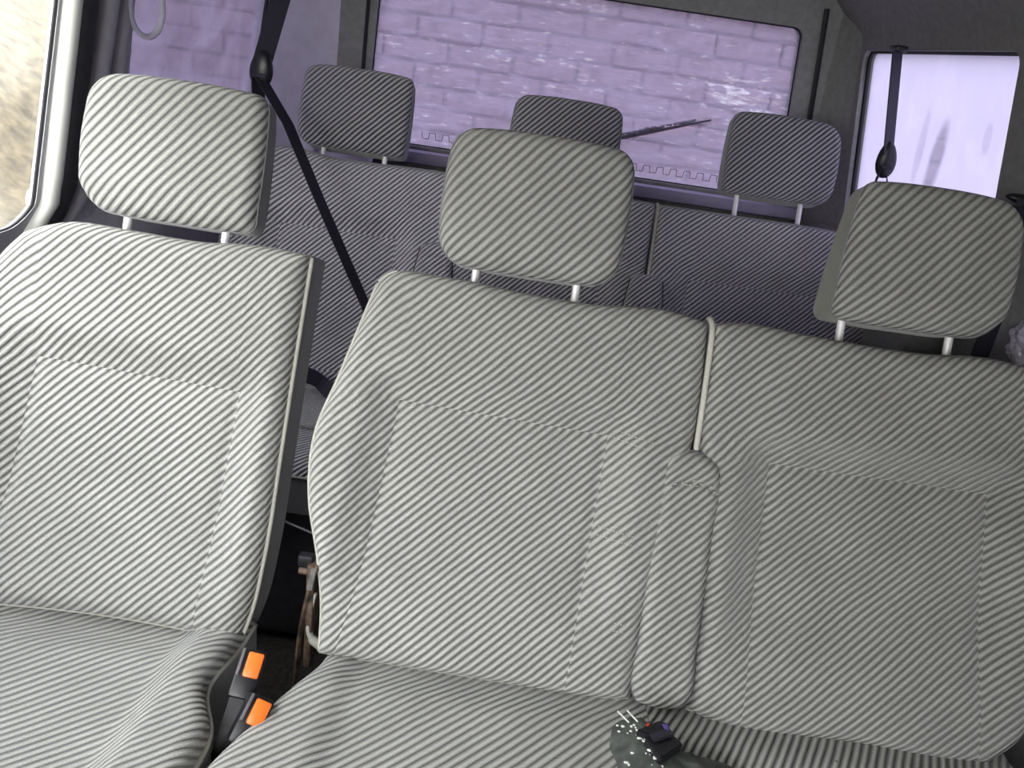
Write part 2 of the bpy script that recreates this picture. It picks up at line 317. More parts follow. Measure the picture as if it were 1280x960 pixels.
def pad(parent, names, L, R, B=None, T=None, n=(90, 100), r=.03, D=.03, thick=.1, panels=(), bol=.023, pm=.004, extra=None,
        m='rib', sm='side', frame='back', piping=.0036, pipe_m='pipe', off=(0, 0, 0), back_inset=.0, taper=1.0, pipe_sub=None, edges=None, uvo=(0, 0), wedge=0, closed='brtl'):
    """pad built in (u, v, w): u across, v up the pad, w out of it. frame 'back' -> (u,-w,v); 'seat' -> (u,v,w)"""
    nu, nv = n
    Lp = resample(L, nv); Rp = resample(R, nv)
    Bp = resample(B, nu) if B else resample([L[0], R[0]], nu); Tp = resample(T, nu) if T else resample([L[-1], R[-1]], nu)
    Bp[0], Bp[-1], Tp[0], Tp[-1] = Lp[0], Rp[0], Lp[-1], Rp[-1]
    a = np.linspace(0, 1, nu); s = (.55*a + .45*(.5-.5*np.cos(math.pi*a)))[None, :, None]
    a = np.linspace(0, 1, nv); t = (.55*a + .45*(.5-.5*np.cos(math.pi*a)))[:, None, None]
    G = (1-s)*Lp[:, None] + s*Rp[:, None] + (1-t)*Bp[None] + t*Tp[None] - ((1-s)*(1-t)*Bp[0] + s*(1-t)*Bp[-1] + (1-s)*t*Tp[0] + s*t*Tp[-1])
    if len(panels):                      # slide grid columns and rows onto the seams of the inset panels
        def remap(G, lines, ax):         # lines: polylines crossing the grid along axis `ax`
            n1 = G.shape[1]; idx = np.arange(n1); fr = []
            for ln in lines:
                ln = np.array(sorted(ln, key=lambda p: p[1-ax])); row = []
                for j in range(G.shape[0]):
                    c_ = G[j, :, 1-ax]; xt = np.interp(c_.mean() if ax == 0 else c_, ln[:, 1-ax], ln[:, ax])
                    d_ = G[j, :, ax]-xt; row.append(np.interp(0, d_, idx) if d_[-1] > d_[0] else 0)
                fr.append(np.array(row))
            kn = [int(round(f.mean())) for f in fr]; out = G.copy()
            for j in range(G.shape[0]):
                q = np.interp(idx, [0]+kn+[n1-1], [0]+[f[j] for f in fr]+[n1-1])
                for a_ in (0, 1): out[j, :, a_] = np.interp(q, idx, G[j, :, a_])
            return out
        vert = []
        for p in panels:
            mx_ = sum(a_[0] for a_ in p)/len(p); vert += [[a_ for a_ in p if a_[0] < mx_], [a_ for a_ in p if a_[0] >= mx_]]
        G = remap(G, vert, 0)
        tops = [a_ for p in panels for a_ in p if a_[1] > max(b_[1] for b_ in p)-.03]
        G = remap(G.transpose(1, 0, 2), [tops], 1).transpose(1, 0, 2)
        G[0] = Bp; G[-1] = Tp; G[:, 0] = Lp; G[:, -1] = Rp
    Q = G.reshape(-1, 2)
    ring = np.r_[Bp, Rp[1:], Tp[::-1][1:], Lp[::-1][1:-1]]
    e = polydist(Q, ring) if closed == 'brtl' else np.min([polydist(Q, {'b': Bp, 'r': Rp, 't': Tp, 'l': Lp}[c_], False) for c_ in closed], axis=0)
    k = 1-np.clip(e/r, 0, 1); w = -D*(1-np.sqrt(np.clip(1-k*k, 0, 1)))
    inm = np.zeros(len(Q), bool); each = [inside(Q, p) for p in panels]
    if len(panels):
        dout = np.full(len(Q), 1e9); din = np.zeros(len(Q))
        for p in panels:
            ins = inside(Q, p); d = polydist(Q, p); inm |= ins
            dout = np.where(ins, 0, np.minimum(dout, d)); din = np.where(ins, d, din)
        fade = sst(.03, .22, Q[:, 1]) if frame == 'back' else 1.0
        w = w + (bol+pm)*(1-fade) + fade*np.where(inm, pm*sst(0, .02, din), bol*sst(0, .06, dout) + pm*sst(0, .006, dout))
    if extra is not None: w = w + extra(Q[:, 0], Q[:, 1], e)
    W3 = np.c_[Q, w].reshape(nv, nu, 3)
    du = np.linalg.norm(np.diff(W3, axis=1), axis=2); dv = np.linalg.norm(np.diff(W3, axis=0), axis=2)
    mu, mv = nu//2, nv//2
    cu = np.concatenate([np.zeros((nv, 1)), np.cumsum(du, 1)], 1); cu = cu-cu[:, mu:mu+1]+W3[:, mu:mu+1, 0]
    cv = np.concatenate([np.zeros((1, nu)), np.cumsum(dv, 0)], 0); cv = cv-cv[mv:mv+1]+W3[mv:mv+1, :, 1]
    UV = np.stack([cu+uvo[0], cv+uvo[1]], -1)
    gu = np.gradient(W3, axis=1); gv = np.gradient(W3, axis=0); Nn = np.cross(gu, gv); Nn /= np.linalg.norm(Nn, axis=2, keepdims=True)+1e-12
    def tf(X, vec=False):
        X = np.asarray(X, float); o = np.zeros(3) if vec else np.array(off)
        if frame == 'back': Y = np.stack([X[..., 0], -X[..., 2], X[..., 1]], -1)
        else: Y = X
        return Y+o
    P3 = tf(W3); N3 = tf(Nn, True)
    Gc = ((G[:-1, :-1]+G[1:, 1:]+G[1:, :-1]+G[:-1, 1:])/4).reshape(-1, 2)
    fms = [inside(Gc, p).reshape(nv-1, nu-1) for p in panels]; fm = np.any(fms, axis=0) if fms else np.zeros((nv-1, nu-1), bool)
    main = mesh_grid(names[0], P3, UV, N3, ~fm, M[m], parent)
    for f_ in fms: mesh_grid('center_panel', P3, UV+np.array([.0042, 0]), N3, f_, M[m], parent)
    # side and back shell
    rr = np.r_[W3[0], W3[1:, -1], W3[-1][::-1][1:], W3[:, 0][::-1][1:-1]]
    c = rr[:, :2].mean(0); K = len(rr)
    l1 = rr.copy(); l1[:, 2] = np.minimum(rr[:, 2], rr[:, 2].mean())-thick*.5
    l2 = rr.copy(); l2[:, :2] = c+(rr[:, :2]-c)*(1-(1-taper)*.6); l2[:, 2] = -thick+.01
    l3 = l2.copy(); l3[:, :2] = c+(l2[:, :2]-c)*.94*taper; l3[:, 2] = -thick
    if wedge:
        vmin, vmax = rr[:, 1].min(), rr[:, 1].max()
        for q_ in (l1, l2, l3): q_[:, 2] = rr[:, 2]+(q_[:, 2]-rr[:, 2])*(1-wedge*np.clip((rr[:, 1]-vmin)/(vmax-vmin), 0, 1))
    V = np.r_[rr, l1, l2, l3, [[c[0], c[1], -thick*(1-wedge*.5)]]]; fs = []
    for a0, b0 in ((0, K), (K, 2*K), (2*K, 3*K)):
        for i in range(K): j = (i+1) % K; fs.append((a0+i, b0+i, b0+j, a0+j))
    for i in range(K): fs.append((3*K+i, 4*K, 3*K+(i+1) % K))
    me = bpy.data.meshes.new(names[1]); me.from_pydata(tf(V).tolist(), [], fs)
    so = link(names[1], me, M[sm], parent); me.set_sharp_from_angle(angle=math.radians(45))
    if piping:
        pts = rr
        if edges:                       # only the named edges carry piping
            segs = {'b': W3[0], 'r': W3[:, -1], 't': W3[-1], 'l': W3[:, 0]}
            bm = bmesh.new()
            for kx in edges:
                sg = segs[kx[0]]; sg = sg[int(kx[1]*len(sg)):int(kx[2]*len(sg))][::2] if len(kx) > 1 else sg[::2]
                tube_bm(bm, [Vector(p) for p in tf(sg)], piping, 8)
            from_bm('piping', bm, M[pipe_m], parent)
        else:
            tube('piping', [Vector(p) for p in tf(pts[::2])], piping, M[pipe_m], parent, 8, True)
    return W3, tf
def copy_tree(o, parent=None):
    c = o.copy(); COL.objects.link(c)
    if parent is not None: c.parent = parent
    for ch in list(o.children): copy_tree(ch, c)
    return c

# ================================================================ SETTING
def xw(z):
    if z < .92: return .955
    if z < 1.04: return .955 - (z-.92)/.12*.07
    x = .885-.14*(z-1.04)
    if z > 1.56: x -= 1.6*(z-1.56)**1.3
    return x
def rrect(y0, y1, z0, z1, r, n=7, skew=0):
    pts = []
    for cy, cz, a0 in ((y1-r, z0+r, -90), (y1-r, z1-r, 0), (y0+r, z1-r, 90), (y0+r, z0+r, 180)):
        for k in range(n):
            a = math.radians(a0+90*k/(n-1)); pts.append((cy+r*math.cos(a)+skew*(cz-(z0+z1)/2), cz+r*math.sin(a)))
    return pts
def densify(poly, step=.05):
    out = []
    for i, a in enumerate(poly):
        b = poly[(i+1) % len(poly)]; L = math.hypot(b[0]-a[0], b[1]-a[1]); k = max(1, int(L/step))
        for j in range(k): out.append((a[0]+(b[0]-a[0])*j/k, a[1]+(b[1]-a[1])*j/k))
    return out
def holed(bm, outer, hole, mp, th, nring=8):
    """panel with one opening: outer = (a0,a1,b0,b1); hole = list of (a,b); mp(a,b,depth)->xyz"""
    hole = densify(hole); a0, a1, b0, b1 = outer
    ca = sum(p[0] for p in hole)/len(hole); cb = sum(p[1] for p in hole)/len(hole)
    out = []
    for p in hole:
        dx, dz = p[0]-ca, p[1]-cb
        k = min([((a1-ca)/dx if dx > 0 else (a0-ca)/dx) if abs(dx) > 1e-9 else 1e9, ((b1-cb)/dz if dz > 0 else (b0-cb)/dz) if abs(dz) > 1e-9 else 1e9])
        out.append((ca+dx*k, cb+dz*k))
    # add corners by snapping the closest ray
    for c in ((a0, b0), (a0, b1), (a1, b0), (a1, b1)):
        i = min(range(len(out)), key=lambda q: (out[q][0]-c[0])**2+(out[q][1]-c[1])**2); out[i] = c
    N = len(hole); rings = []
    for d in (0, th):
        for k in range(nring+1):
            f = k/nring; rings.append([bm.verts.new(mp(o[0]+(h[0]-o[0])*f, o[1]+(h[1]-o[1])*f, d)) for o, h in zip(out, hole)])
    n1 = nring+1
    for base in (0, n1):
        for k in range(nring):
            A, B = rings[base+k], rings[base+k+1]
            for i in range(N): j = (i+1) % N; bm.faces.new((A[i], A[j], B[j], B[i]))
    A, B = rings[nring], rings[2*n1-1]
    for i in range(N): j = (i+1) % N; bm.faces.new((A[i], A[j], B[j], B[i]))
    return hole
def side_map(sgn): return lambda a, b, d: Vector((sgn*(xw(b)+d), a, b))
def back_y(z): return 2.60-.16*(z-1.1)
def strip_bm(bm, y0, y1, z0, z1, sgn, th=.04, n=24):
    zs = [z0+(z1-z0)*i/n for i in range(n+1)]; g = []
    for z in zs: g.append([bm.verts.new((sgn*(xw(z)+d), y, z)) for d, y in ((0, y0), (0, y1), (th, y1), (th, y0))])
    for i in range(n):
        for k in range(4): bm.faces.new((g[i][k], g[i][(k+1) % 4], g[i+1][(k+1) % 4], g[i+1][k]))
    bm.faces.new(g[0]); bm.faces.new(g[-1][::-1])

ZT = 1.66
HL1 = rrect(-.85, 1.41, 1.00, 1.50, .05, skew=.12)
HL2 = rrect(1.68, 2.47, 1.07, 1.54, .05)
HR2 = rrect(1.585, 2.40, 1.09, 1.527, .03, skew=.09)
bm = bmesh.new(); hl1 = holed(bm, (-1.05, 1.50, .92, ZT), HL1, side_map(-1), .014); hl2 = holed(bm, (1.50, 2.62, .92, ZT), HL2, side_map(-1), .05)
strip_bm(bm, -1.05, 2.62, 0, .92, -1, .05)
meta(from_bm('wall_left', bm, M['trimg'], None, True, 35), 'grey inner side wall of the van with a front and a rear window, left in the photo', 'wall', kind='structure')
bm = bmesh.new(); hr2 = holed(bm, (1.30, 2.62, .92, ZT), HR2, side_map(1), .05)
strip_bm(bm, -1.05, 1.30, .92, ZT, 1, .05); strip_bm(bm, -1.05, 2.62, 0, .92, 1, .05)  # unseen front stretch closed without a window to keep the right seats dim
meta(from_bm('wall_right', bm, M['wall'], None, True, 35), 'dark olive grey side wall of the van around the frosted window, right in the photo', 'wall', kind='structure')
bm = bmesh.new()
HB = []
for cx, cz, a0, r in ((.735-.04, 1.075+.04, -90, .04), (.675-.03, 1.565-.03, 0, .03), (-.545+.04, 1.565-.04, 90, .04), (-.575+.04, 1.075+.04, 180, .04)):
    for k in range(7):
        a = math.radians(a0+90*k/6); HB.append((cx+r*math.cos(a), cz+r*math.sin(a)))
hb = holed(bm, (-.84, .84, .95, 1.70), HB, lambda a, b, d: Vector((a, back_y(b)+d, b)), .06)
box_bm(bm, (0, 2.66, .475), (1.95, .06, .95))
meta(from_bm('wall_back', bm, M['wall'], None, True, 35), 'grey inner lining of the tailgate around the wide back window', 'wall', kind='structure')
# floor
bm = bmesh.new(); box_bm(bm, (0, .8, -.03), (2.0, 3.8, .06)); meta(from_bm('floor', bm, M['floor'], None, False), 'dark dirty van floor seen in the gap between the seats', 'floor', kind='structure')
# ceiling shell: arched headliner
bm = bmesh.new(); rows = []
for j in range(20):
    y = -1.05+3.72*j/19; row = []
    for i in range(33):
        a = -1+2*i/32; x = a*.80
        z = 1.745 - .02*a*a - .10*max(0, (abs(a)-.8)/.2)**2.2
        z -= .06*max(0, (y-2.35)/.3)**2
        row.append(Vector((x, y, z)))
    rows.append(row)
va = [[bm.verts.new(p) for p in r] for r in rows]; vb = [[bm.verts.new(p+Vector((0, 0, .04))) for p in r] for r in rows]
for j in range(19):
    for i in range(32):
        bm.faces.new((va[j][i], va[j][i+1], va[j+1][i+1], va[j+1][i])); bm.faces.new((vb[j][i], vb[j][i+1], vb[j+1][i+1], vb[j+1][i]))
for j in range(19):
    for i in (0, 32): bm.faces.new((va[j][i], va[j+1][i], vb[j+1][i], vb[j][i]))
for i in range(32):
    for j in (0, 19): bm.faces.new((va[j][i], va[j][i+1], vb[j][i+1], vb[j][i]))
meta(from_bm('ceiling', bm, M['head'], None, True, 60), 'dark felt headliner above the windows', 'ceiling', kind='structure')
# front bulkhead below the open windscreen; panel added over its right half blocks light
bm = bmesh.new(); box_bm(bm, (0, -1.07, .5), (1.95, .05, 1.0)); box_bm(bm, (.52, -1.07, 1.35), (.9, .05, .75)); meta(from_bm('wall_front', bm, M['trimd'], None, False), 'dark dashboard bulkhead behind the viewer, with an added panel blocking half the windscreen', 'wall', kind='structure')

def panes(idx, hole, mp, m, depth, label, rim=.0065, rm='seal'):
    w = thing('window_%d' % idx, label, 'window'); w['kind'] = 'structure'
    bm = bmesh.new()
    ca = sum(p[0] for p in hole)/len(hole); cb = sum(p[1] for p in hole)/len(hole); prev = None
    for k in range(1, 11):
        f = k/10*1.012; ringv = [bm.verts.new(mp(ca+(p[0]-ca)*f, cb+(p[1]-cb)*f, depth)) for p in hole]
        N = len(ringv)
        if prev is None: bm.faces.new(ringv)
        else:
            for i in range(N): j = (i+1) % N; bm.faces.new((prev[i], prev[j], ringv[j], ringv[i]))
        prev = ringv
    g = from_bm('glass', bm, m, w)
    if rim: tube('rubber_seal', [mp(p[0], p[1], depth*.6) for p in hole], rim, M[rm], w, 6, True)
    return w
w1 = panes(1, hl1, side_map(-1), M['pane_clear'], .008, 'clear front side window with pale dry bank outside, at the left edge', .0036)
w2 = panes(2, hl2, side_map(-1), M['pane_side'], .03, 'lilac misted side window behind the left headrest')
w3 = panes(3, hb, lambda a, b, d: Vector((a, back_y(b)+d, b)), M['pane_back'], .035, 'wide wet mauve tailgate window with a block wall outside', .004)
w4 = panes(4, hr2, side_map(1), M['pane_right'], .03, 'bright frosted lilac side window with dark wiped marks on the right')
# heater print: meander line along the bottom of the back window
for (xa, xb_, nme) in ((-.40, .68, 'heater_line'),):
    pts = []; x = xa; up = 0; st = .0215
    while x < xb_:
        z0, z1 = (1.098, 1.118) if up else (1.118, 1.098)
        pts += [(x, z0), (x+.002, z1)]; x += st; pts += [(x-.002, z1)]; up = 1-up
    tube(nme, [Vector((p[0], back_y(p[1])+.031, p[1])) for p in pts], .0011, M['heater'], w3, 4)
# ---- trims
def trim(idx, name_label, bmx, m, auto=40):
    o = from_bm('trim_%d' % idx, bmx, M[m], None, True, auto); return meta(o, name_label, 'trim', kind='structure')
def slanted(bm, yb, yt, zb, zt, half_b, half_t, sgn, proud, n=14, m=None):
    """vertical pillar cover with a rounded face following the wall's lean"""
    rings = []
    for i in range(n+1):
        f = i/n; z = zb+(zt-zb)*f; y = yb+(yt-yb)*f; h = half_b+(half_t-half_b)*f; r = []
        for k in range(9):
            a = math.pi*k/8; c = -math.cos(a); s = math.sin(a)**.6
            r.append(bm.verts.new((sgn*(xw(z)-proud*s+.004), y+h*c, z)))
        rings.append(r)
    for i in range(n):
        for k in range(8): bm.faces.new((rings[i][k], rings[i][k+1], rings[i+1][k+1], rings[i+1][k]))
    bm.faces.new(rings[0]); bm.faces.new(rings[-1])
bm = bmesh.new(); slanted(bm, 1.408, 1.484, .93, 1.66, .022, .020, -1, .026); trim(1, 'bright white plastic pillar cover just behind the clear front window', bm, 'trimw')
bm = bmesh.new(); slanted(bm, 1.435, 1.512, .90, 1.66, .032, .030, -1, .034); trim(2, 'black rubber door seal beside the white pillar cover', bm, 'seal')
bm = bmesh.new(); slanted(bm, 1.50, 1.60, .92, 1.66, .028, .030, -1, .030); trim(3, 'olive grey pillar cover between the black seal and the misted side window', bm, 'trimg')
bm = bmesh.new(); slanted(bm, 1.58, 1.665, .92, 1.66, .028, .016, -1, .022); trim(4, 'narrow second fold of the grey pillar by the misted side window', bm, 'trimg')
# rear corner pillars (rounded in plan)
def corner(bm, sgn, x0, x1, y0, zb, zt, bulge):
    rings = []
    for i in range(17):
        z = zb+(zt-zb)*i/16; r = []
        lean = .14*(z-1.1)
        A = Vector((x0-lean*.55, back_y(z)+.005, z)); B = Vector((x1-lean, y0, z)); Cc = Vector((x1-lean*.9-.01, back_y(z)-.02, z))
        for k in range(11):
            t = k/10; p = A*(1-t)**2+Cc*2*t*(1-t)*bulge+A*2*t*(1-t)*(1-bulge)*.5+B*2*t*(1-t)*(1-bulge)*.5+B*t*t
            r.append(bm.verts.new((sgn*p.x, p.y, p.z)))
        rings.append(r)
    for i in range(16):
        for k in range(10): bm.faces.new((rings[i][k], rings[i][k+1], rings[i+1][k+1], rings[i+1][k]))
bm = bmesh.new(); corner(bm, -1, .665, .885, 2.46, .93, 1.68, .45); trim(5, 'grey rear corner pillar cover with lilac window light in its colour, left of the wide back window', bm, 'lilac')
bm = bmesh.new(); corner(bm, 1, .80, .885, 2.41, .93, 1.68, .45); trim(6, 'dark grey rear corner pillar cover between the back window and the frosted window', bm, 'wall')
bm = bmesh.new(); tube_bm(bm, [Vector((.805-.16*(z-1.05), back_y(z)-.012, z)) for z in [1.02+.06*i for i in range(11)]], .0075, 6); trim(7, 'thin black seal running down right of the back window', bm, 'seal')
bm = bmesh.new(); tube_bm(bm, [Vector((-.60+.06*(z-1.05), back_y(z)-.004, z)) for z in [1.04+.06*i for i in range(11)]], .006, 6); trim(8, 'thin dark seam running down left of the back window', bm, 'seal')
# sill and lower tailgate trim
bm = bmesh.new(); box_bm(bm, (.06, 2.585, 1.045), (1.50, .05, .04), .012); trim(9, 'lilac lit window sill under the wide back window', bm, 'sill')
bm = bmesh.new(); box_bm(bm, (.0, 2.56, .90), (1.72, .10, .20), .02); trim(10, 'dark tailgate panel below the back window sill', bm, 'trimd')
bm = bmesh.new(); box_bm(bm, (-.585, 2.43, 1.03), (.14, .06, .09), .012, Matrix.Rotation(.1, 3, 'Y')); box_bm(bm, (-.70, 2.42, 1.03), (.05, .06, .10), .012)
trim(11, 'pale moulded trim, coloured as lilac lit, seen under the left rear headrest', bm, 'lilac')
bm = bmesh.new(); box_bm(bm, (.90, 2.15, .80), (.10, .85, .5), .03); trim(12, 'plain grey wheel arch panel right of the rear bench', bm, 'wall')
bm = bmesh.new(); box_bm(bm, (-.93, 2.0, .80), (.05, 1.1, .5), .02); trim(13, 'lilac grey side panel left of the rear bench', bm, 'trimg')
# headers above windows
bm = bmesh.new(); tube_bm(bm, [Vector((x, 2.565, 1.615)) for x in [-.78+.06*i for i in range(27)]], .035, 12, flat=1.2); trim(14, 'rounded dark header over the back window', bm, 'head')

# ================================================================ SEATS
TILT = 20
def back_frame(loc): return dict(loc=loc, rot=(-math.radians(TILT), 0, 0))
ROW2 = (0, .955, .52); ROW3 = (0, 1.85, .53)
SP = 1.0
def posts(parent, u, v0, v1, gap, m='chrome', w=-.045):
    for s in (-1, 1):
        bm = bmesh.new(); tube_bm(bm, [Vector((u+s*gap, -w, v0-.05)), Vector((u+s*gap, -w, v1+.03))], .0058, 12)
        from_bm('headrest_post', bm, M[m], parent, True, 50)
def sleeves(parent, u, v, gap, w=-.045):
    for s in (-1, 1):
        bm = bmesh.new(); tube_bm(bm, [Vector((u+s*gap, -w, v-.012)), Vector((u+s*gap, -w, v+.004))], .011, 12)
        from_bm('post_collar', bm, M['black'], parent, True, 50)
def headrest(parent, u, v0, v1, halfw, m, gap, hlean=0.0, thick=.085, r=.03, D=.032, cr=(.045,.045,.045,.045), sm='side', yaw=0, bulge=.010, pu=None, wedge=.35, topin=0):
    """headrest pad carried by two posts, as a part with its posts as sub-parts"""
    h = bpy.data.objects.new('headrest', None); COL.objects.link(h); h.parent = parent; h.empty_display_size = .05
    pu = u if pu is None else pu
    h.location = (u, .012, v0); h.rotation_euler = (-math.radians(hlean), 0, math.radians(yaw))
    H_ = v1-v0; cb, ct, dt, db = cr       # corner radii: bottom left, top left, top right, bottom right
    def arc(cx, cz, r_, a0, a1, n_=5): return [(cx+r_*math.cos(math.radians(a0+(a1-a0)*k/(n_-1))), cz+r_*math.sin(math.radians(a0+(a1-a0)*k/(n_-1)))) for k in range(n_)]
    hw = halfw
    L = arc(-hw+cb, cb, cb, 225, 180) + [(-hw-.003, H_*.5)] + arc(-hw+ct, H_-ct, ct, 180, 135)
    L = [(a_+topin*(b_/H_), b_) for a_, b_ in L]
    R = arc(hw-db, db, db, -45, 0) + [(hw+.003, H_*.5)] + arc(hw-dt, H_-dt, dt, 0, 45)
    B = arc(-hw+cb, cb, cb, 225, 270) + [(0, -.002)] + arc(hw-db, db, db, 270, 315)
    T = [(a_+topin, b_) for a_, b_ in arc(-hw+ct, H_-ct, ct, 135, 90)] + [(0, H_+.003)] + arc(hw-dt, H_-dt, dt, 90, 45)
    pad(h, ('pad', 'side_panel'), L, R, B, T, n=(64, 56), r=r, D=D, thick=thick,
        extra=lambda a, b, e: bulge*(1-np.clip(np.abs(a)/halfw, 0, 1)**2) - .012*(1-sst(0, .05, b)), m=m, sm=sm, piping=.0016, pipe_m='side', uvo=(u, v0), wedge=wedge)
    hp = bpy.data.objects
    # posts go straight down into the backrest
    for s in (-1, 1):
        bm = bmesh.new(); tube_bm(bm, [Vector((pu-u+s*gap, .035, -.10)), Vector((pu-u+s*gap, .035, .02))], .0064, 12)
        from_bm('headrest_post', bm, M['chrome'], h, True, 50)
    return h

# ---- left single seat
s1 = thing('van_seat', 'single ribbed grey seat beside the clear window, with its own cushion and headrest', 'seat', ROW2, (-math.radians(TILT), 0, 0))
pad(s1, ('backrest', 'side_panel', 'center_panel'),
    [(-.80, .0), (-.835, .10), (-.855, .24), (-.85, .36), (-.815, .47), (-.79, .53), (-.755, .575)],
    [(-.356, .004), (-.345, .05), (-.338, .12), (-.333, .3), (-.33, .45), (-.326, .602)],
    B=[(-.80, .0), (-.58, .012), (-.356, .004)], T=[(-.755, .575), (-.70, .597), (-.60, .600), (-.5, .598), (-.40, .606), (-.326, .602)],
    n=(110, 120), r=.035, D=.03, thick=.10, panels=[[(-.750, -.05), (-.742, .14), (-.715, .392), (-.405, .383), (-.412, .24), (-.425, -.05)]],
    extra=lambda u, v, e: -.004*np.exp(-((v-.20)/.008)**2)*0, piping=.0042, pipe_m='pipe_light', edges=[('r', .0, 1.0), ('b', 0, 1)])
headrest(s1, -.566, .624, .832, .138, 'rib_head', .077, thick=.085, r=.022, D=.022, cr=(.06, .05, .022, .02), pu=-.552)
# ---- cushions are built in world axes, so an Empty undoes the lean
def level(parent):
    e = bpy.data.objects.new('cushion', None); COL.objects.link(e); e.parent = parent; e.empty_display_size = .05
    e.matrix_local = Matrix.Rotation(math.radians(TILT), 4, 'X') @ Matrix.Translation(-Vector(parent.location))
    return e
c1 = level(s1)
pad(c1, ('seat_cover', 'side_panel'),
    [(-.83, .46), (-.83, .70), (-.81, 1.0)], [(-.335, .46), (-.322, .62), (-.319, .71), (-.322, .761), (-.357, .838), (-.352, .90), (-.345, 1.0)],
    B=[(-.83, .46), (-.60, .44), (-.335, .46)], T=[(-.81, 1.0), (-.345, 1.0)],
    n=(100, 90), r=.03, D=.03, thick=.15, frame='seat', off=(0, 0, .535), m='rib_cushion', piping=.004, pipe_m='pipe',
    extra=lambda u, v, e: .030*sst(-.45, -.395, u) + .035*(1-sst(.5, .8, v)) - .014*sst(.87, .95, v), edges=[('r',)])
box('seat_base', (-.585, .72, .205), (.42, .42, .39), M['trimd'], c1, .02)

# ---- double seat with folded armrest
s2 = thing('double_seat', 'ribbed grey two person bench with a folded armrest and two headrests, right of the gap', 'seat', ROW2, (-math.radians(TILT), 0, 0))
def crease(u, v, e, rows):
    w = 0
    for (v0, sl) in rows: w = w - .0022*np.exp(-((v-v0-sl*u)/.006)**2)
    return w
pad(s2, ('backrest', 'side_panel', 'center_panel'),
    [(-.232, .006), (-.240, .09), (-.256, .158), (-.279, .241), (-.285, .30), (-.283, .34), (-.259, .429), (-.236, .518), (-.220, .578)],
    [(.250, .006), (.254, .20), (.276, .34), (.283, .42), (.281, .52), (.276, .590)],
    B=[(-.232, .006), (0, .003), (.22, .003), (.250, .006)], T=[(-.220, .578), (-.205, .592), (-.12, .600), (0, .594), (.10, .592), (.22, .600), (.276, .590)],
    n=(120, 130), r=.026, D=.026, thick=.10, panels=[[(-.215, -.05), (-.187, .12), (-.164, .407), (.155, .40), (.152, .2), (.144, -.05)]],
    extra=lambda u, v, e: crease(u, v, e, [(.16, .02), (.285, .01)]), piping=.0034, pipe_m='pipe', edges=[('l', 0, 1), ('b', 0, 1), ('t', 0, .12)])
pad(s2, ('backrest', 'side_panel', 'center_panel'),
    [(.338, .004), (.333, .15), (.304, .35), (.288, .42), (.286, .52), (.284, .590)],
    [(.80, -.010), (.848, .04), (.845, .15), (.83, .30), (.81, .45), (.785, .590)],
    B=[(.338, .004), (.36, -.004), (.60, -.010), (.75, -.016), (.80, -.010)], T=[(.284, .590), (.32, .597), (.44, .594), (.60, .592), (.70, .600), (.785, .590)],
    n=(120, 120), r=.026, D=.026, thick=.10, panels=[[(.418, -.05), (.413, .134), (.402, .395), (.735, .397), (.765, .13), (.785, -.05)]],
    piping=.0042, pipe_m='pipe', edges=[('r', 0, 1), ('b', 0, 1)])
# light welt between the two backs, running over the top
wl_pts = smoothpath([Vector((.281, .035, .575)), Vector((.281, .020, .594)), Vector((.281, .003, .596)), Vector((.282, -.012, .582)), Vector((.283, -.017, .55)), Vector((.285, -.017, .47)), Vector((.286, -.017, .40))], 5)
meta(tube('welt', wl_pts, .0046, M['pipe_light'], s2, 8), 'light welt seam between the two backs')
pad(s2, ('armrest', 'side_panel'),
    [(.258, .008), (.250, .02), (.246, .10), (.242, .30), (.243, .37), (.247, .386)], [(.326, .008), (.334, .02), (.335, .10), (.331, .28), (.330, .36), (.322, .384)],
    B=[(.258, .008), (.292, .003), (.326, .008)], T=[(.247, .386), (.262, .394), (.30, .395), (.322, .384)],
    n=(40, 110), r=.018, D=.02, thick=.06, off=(0, -.033, 0), extra=lambda u, v, e: -.004*np.exp(-((v-.352+(((u-.288)/.04)**2)*.014)/.0035)**2)+.004*sst(.352, .37, v), piping=.0022, pipe_m='trimd', edges=[('r', 0, 1), ('l', 0, 1), ('t', 0, 1)], uvo=(.013, .02))
# stitching rows (short raised threads)
def stitches(parent, rows, n, w):
    bm = bmesh.new()
    for (u0, v0, u1, v1) in rows:
        for k in range(n):
            a, b = (k+.15)/n, (k+.7)/n
            tube_bm(bm, [Vector((u0+(u1-u0)*a, w(u0+(u1-u0)*a), v0+(v1-v0)*a)), Vector((u0+(u1-u0)*b, w(u0+(u1-u0)*b), v0+(v1-v0)*b))], .0008, 4)
    meta(from_bm('stitching', bm, M['thread'], parent), kind='stuff')
bolw = lambda u: -(.004+.023*float(sst(0, .06, np.array(u-.153)))) - .0006 + (.0 if u < .22 else .004)
stitches(s2, [(.150, .402, .236, .386), (.152, .413, .222, .401), (.160, .262, .222, .258), (.160, .249, .222, .245), (.160, .118, .222, .112), (.160, .128, .222, .124)], 14, bolw)
bm = bmesh.new()
for k in range(14):
    u = .253+k*.0053; z0 = .352-(((u-.288)/.04)**2)*.014+.004*math.sin(k*2.4)
    tube_bm(bm, [Vector((u, -.0365+.002, z0)), Vector((u+.004, -.0365+.002, z0+.002*math.cos(k)))], .0009, 4)
meta(from_bm('stitching', bm, M['thread'], s2), 'ragged pale stitches across the armrest', kind='stuff')
headrest(s2, -.004, .623, .832, .141, 'rib_head', .079, thick=.085, r=.024, D=.024, cr=(.05, .042, .035, .045), pu=-.002)
headrest(s2, .602, .628, .840, .133, 'rib_head', .0845, thick=.12, r=.020, D=.020, cr=(.022, .022, .05, .06), sm='side_olive', pu=.5775, wedge=.62, topin=.014)
c2 = level(s2)
